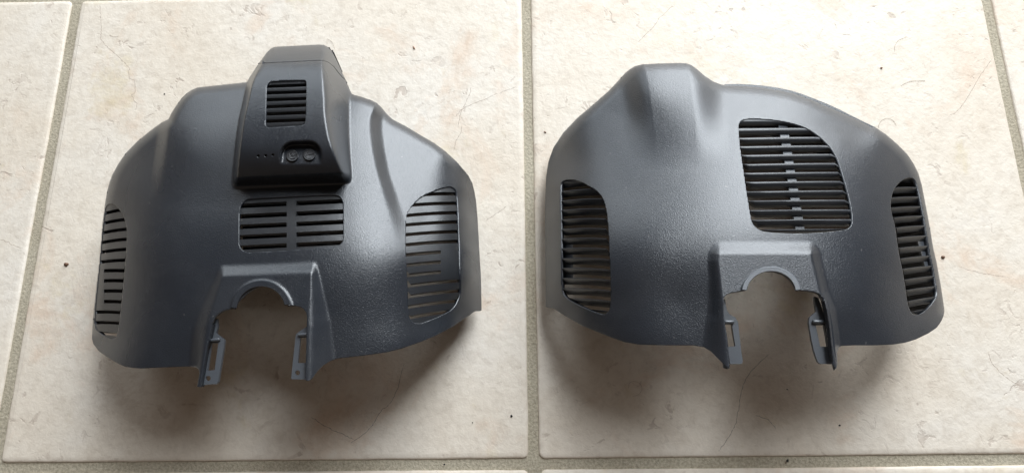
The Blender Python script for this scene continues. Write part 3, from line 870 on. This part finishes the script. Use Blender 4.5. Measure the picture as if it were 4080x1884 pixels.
LOUV = [(0.0, 0.0013), (0.03, 0.0006), (0.07, 0.0001), (0.12, 0.0), (0.3, 0.0003), (0.5, 0.0009), (0.75, 0.0022), (1.0, 0.0043)]
LOUV_F = [(0.0, 0.0014), (0.035, 0.0006), (0.08, 0.0001), (0.12, 0.0002), (0.5, 0.0022), (1.0, 0.0048)]
def louvres(outline, Ls, Rs, xl, xr_, bow, frac, parent, prof):
    n = len(Ls)
    for k in range(n):
        dL = (Ls[k + 1] - Ls[k]) if k + 1 < n else Ls[k] - Ls[k - 1]
        dR = (Rs[k + 1] - Rs[k]) if k + 1 < n else Rs[k] - Rs[k - 1]
        la = line(xl, Ls[k], xr_, Rs[k], bow)
        lb = line(xl, Ls[k] + frac * dL, xr_, Rs[k] + frac * dR, bow)
        strip('louvre', z_right, outline, la, lb, parent, M_LOUV, rec=0.0007, thick=0.0030, thick2=0.0010, profile=prof)
louvres(VA, [726, 763, 800, 837.5, 875, 913, 951, 989, 1029, 1067, 1107, 1148, 1188, 1229], [711, 751, 792, 832, 872, 912, 951.5, 992, 1033, 1074.6, 1115, 1157, 1198, 1240], 2235, 2430, -4, 0.64, right, LOUV_F)
louvres(VB, [473, 511, 549, 583, 617.5, 654, 689, 725, 763, 800, 838, 877, 916], [472, 510, 545, 579, 613, 649, 685, 721, 758, 795.5, 834, 873, 912], 2960, 3340, -1, 0.74, right, LOUV)
CL = [(3570, 706, 3640, 706), (3570, 746.7, 3653, 746.7), (3553, 787, 3663, 784), (3552, 827, 3670, 822), (3558, 866.6, 3681, 859), (3564, 907, 3687, 898), (3571, 947, 3695, 938), (3579, 987.5, 3699, 978.5), (3587, 1029.7, 3708, 1017.6), (3594, 1071, 3716, 1057.8), (3602, 1114, 3725, 1098), (3609, 1155.6, 3730, 1139), (3615, 1200, 3730, 1180.7), (3630, 1242, 3688, 1231)]
for k, (a, b, c, d) in enumerate(CL):
    strip('louvre', z_right, VC, line(a, b, c, d, -2), line(a, b + 24, c, d + 23, -2), right, M_SLAT, rec=0.0007, thick=0.0030, thick2=0.0010, profile=LOUV_F)

def bar(name, zf, a, b, w, depth, thick, parent, mat, n=24):
    a = np.array(a, float); b = np.array(b, float)
    t = np.linspace(0, 1, n)[:, None]; c = a + (b - a) * t
    px = np.c_[c[:, 0] - w / 2, c[:, 0] + w / 2]; py = np.c_[c[:, 1], c[:, 1]]
    z = zf(px.ravel(), py.ravel()).reshape(px.shape) - depth
    T = world_pts(px.ravel(), py.ravel(), z.ravel()); B = T - np.array([0, 0, thick]); m = len(T); Fc = []
    for i in range(n - 1):
        q = 2 * i
        Fc += [(q, q + 2, q + 3, q + 1), (m + q, m + q + 1, m + q + 3, m + q + 2), (q, m + q, m + q + 2, q + 2), (q + 1, q + 3, m + q + 3, m + q + 1)]
    Fc += [(0, 1, m + 1, m), (m - 2, 2 * m - 2, 2 * m - 1, m - 1)]
    o = mesh_obj(name, np.r_[T, B], Fc, mat, parent, smooth=False); return o
bar('vent_rib', z_right, (3116, 478), (3190, 925), 35, 0.0044, 0.003, right, M_INNER)
bar('vent_rib', z_right, (2262, 965), (2264, 1112), 42, 0.0058, 0.002, right, M_SHELL2)
bar('vent_rib', z_right, (3672, 952), (3704, 1062), 36, 0.0052, 0.002, right, M_INNER)

def zr_at(x, y): return float(z_right(np.array([float(x)]), np.array([float(y)]))[0])
collar(z_right, (3073, 1166), 97, 119, (1155, 1155), right, M_COLLAR, 0.0030, 0.006, 0.88)
zbr = zr_at(3075, 1050) * 1000 - 6.5
o = plate('mounting_bracket', zbr, [(2889, 1190), (2892, 1212), (2896, 1234), (2906, 1251), (2930, 1264), (2941, 1284), (2948, 1350), (2954, 1400), (2960, 1440), (2955, 1449), (2909, 1449), (2904, 1410), (2896, 1344), (2884, 1283), (2879, 1233), (2880, 1195)],
          [[(2889, 1291), (2916, 1291), (2930, 1378), (2902, 1381)]], right, M_INNER)
rod('retaining_rib', wp(2884, 1282, zbr / 1000 + 0.0011), wp(2925, 1282, zbr / 1000 + 0.0011), 0.0011, o, M_INNER)
o = plate('mounting_bracket', zbr, [(3244, 1180), (3248, 1219), (3252, 1241), (3240, 1250), (3225, 1264), (3223, 1287), (3234, 1355), (3243, 1395), (3252, 1423), (3259, 1440), (3267, 1448), (3320, 1449), (3320, 1400), (3296, 1300), (3275, 1225), (3260, 1185)],
          [[(3250, 1294), (3284, 1294), (3298, 1380), (3268, 1380)]], right, M_INNER)
rod('retaining_rib', wp(3238, 1281, zbr / 1000 + 0.0011), wp(3283, 1281, zbr / 1000 + 0.0011), 0.0011, o, M_INNER)
# thin rear flange behind the seam
FL_O = [(2885, 337), (2940, 335), (2998, 338), (3050, 343), (3097, 350), (3150, 361), (3195, 375), (3245, 394), (3293, 413), (3345, 437), (3392, 461), (3430, 480), (3457, 493), (3489, 508)]
FL_I = [(2890, 350), (2960, 352), (3031, 357), (3097, 367), (3162, 381), (3230, 405), (3293, 433), (3360, 461), (3424, 489), (3480, 513)]
flp = FL_O + FL_I[::-1]
o = plate('rear_flange', 38.0, flp, [], right, M_SHELL2, 0.004, 3.0)

collar(z_left, (1040, 1236), 96, 121, (1226, 1214), left, M_SHELL, 0.0016, 0.005, 0.99)

# ------------------------------------------------------------------ stray things on the tiles
def hair(pts, label, r=0.00008):
    p = smooth_poly(pts, 6, closed=False)
    w = world_pts(p[:, 0], p[:, 1], np.full(len(p), 0.0003))
    V = []; Fc = []; n = len(w); m = 5
    for i in range(n):
        t = w[min(i + 1, n - 1)] - w[max(i - 1, 0)]; t /= np.linalg.norm(t) + 1e-12
        u = np.array([-t[1], t[0], 0])
        for k in range(m):
            a = 2 * math.pi * k / m; V.append(w[i] + r * (math.cos(a) * u + math.sin(a) * np.array([0, 0, 1.0])))
    for i in range(n - 1):
        for k in range(m): Fc.append((i * m + k, i * m + (k + 1) % m, (i + 1) * m + (k + 1) % m, (i + 1) * m + k))
    o = mesh_obj('hair', V, Fc, M_HAIR); put(o, label=label, category='hair', group='stray hairs on the tiles')
hair([(1304, 155), (1318, 164), (1328, 178), (1333, 196)], 'short curved hair just right of the rear cap top')
hair([(3501, 510), (3504, 492), (3520, 476), (3540, 472), (3560, 482), (3571, 502)], 'arched pale hair above the right shoulder of the right cover')
hair([(2504, 1545), (2508, 1525), (2528, 1518), (2550, 1528), (2558, 1548), (2545, 1570), (2522, 1577)], 'ring shaped fine hair in the shadow below the right cover')
hair([(437, 139), (446, 145), (458, 147), (473, 144)], 'tiny curved hair near the top of the left tile')
hair([(3565, 205), (3568, 178), (3582, 160), (3612, 148)], 'faint arched hair near the top right tile edge')
hair([(3590, 342), (3625, 325), (3686, 322)], 'nearly straight faint hair between right cover and right joint')

def crumb(px, py, sx, sy, h, mat, label, rotz=0.0, seed=0):
    rnd = np.random.RandomState(seed + int(px)); c = wp(px, py)
    V = []; Fc = []; n = 9
    for ring, (f, z) in enumerate(((0.8, 0.0), (1.0, 0.35), (0.75, 0.8), (0.25, 1.0))):
        for k in range(n):
            a = 2 * math.pi * k / n; q = f * (1 + 0.28 * rnd.randn() * 0.7)
            x, y = sx * q * math.cos(a), sy * q * math.sin(a)
            V.append((c[0] + x * math.cos(rotz) - y * math.sin(rotz), c[1] + x * math.sin(rotz) + y * math.cos(rotz), 0.0001 + h * z))
    for s in range(3):
        for k in range(n): Fc.append((s * n + k, s * n + (k + 1) % n, (s + 1) * n + (k + 1) % n, (s + 1) * n + k))
    Fc.append([3 * n + k for k in range(n)])
    o = mesh_obj('crumb', V, Fc, mat); put(o, label=label, category='crumb', group='crumbs and specks on the floor')
crumb(265, 1053, 0.0016, 0.0012, 0.0012, M_CRUMB, 'brown crumb between the left joint and the left cover')
crumb(3757, 1025, 0.0013, 0.0010, 0.0010, M_CRUMB, 'brown crumb just right of the right cover')
crumb(1650, 192, 0.0016, 0.0006, 0.0008, M_CHIP, 'tan splinter right of the control box top', rotz=-1.1)
crumb(2038, 1656, 0.0007, 0.0008, 0.0006, M_SPECK, 'black speck beside the middle joint near the bottom')
crumb(1883, 1682, 0.0004, 0.0004, 0.0004, M_SPECK, 'tiny black speck left of the larger black speck')
crumb(1770, 1849, 0.0006, 0.0006, 0.0004, M_SPECK, 'black speck lying in the bottom grout joint')
crumb(3345, 1693, 0.0007, 0.0005, 0.0006, M_SPECK, 'black speck in the shadow edge below the right cover')
crumb(3137, 1834, 0.0008, 0.0008, 0.0005, M_SPECK, 'dark speck in the bottom joint under the right cover')
crumb(656, 376, 0.0005, 0.0005, 0.0005, M_SPECK, 'dark speck left of the shoulder of the left cover')
crumb(2172, 528, 0.0009, 0.0005, 0.0006, M_CRUMB, 'brown grain at the left of the right cover shoulder', rotz=-0.6)
crumb(3512, 272, 0.0007, 0.0008, 0.0009, M_CHIP, 'pale tan grain on the top right tile')
crumb(3136, 1550, 0.0006, 0.0003, 0.0004, M_SPECK, 'small dark fleck below the right cover opening', rotz=-0.5)
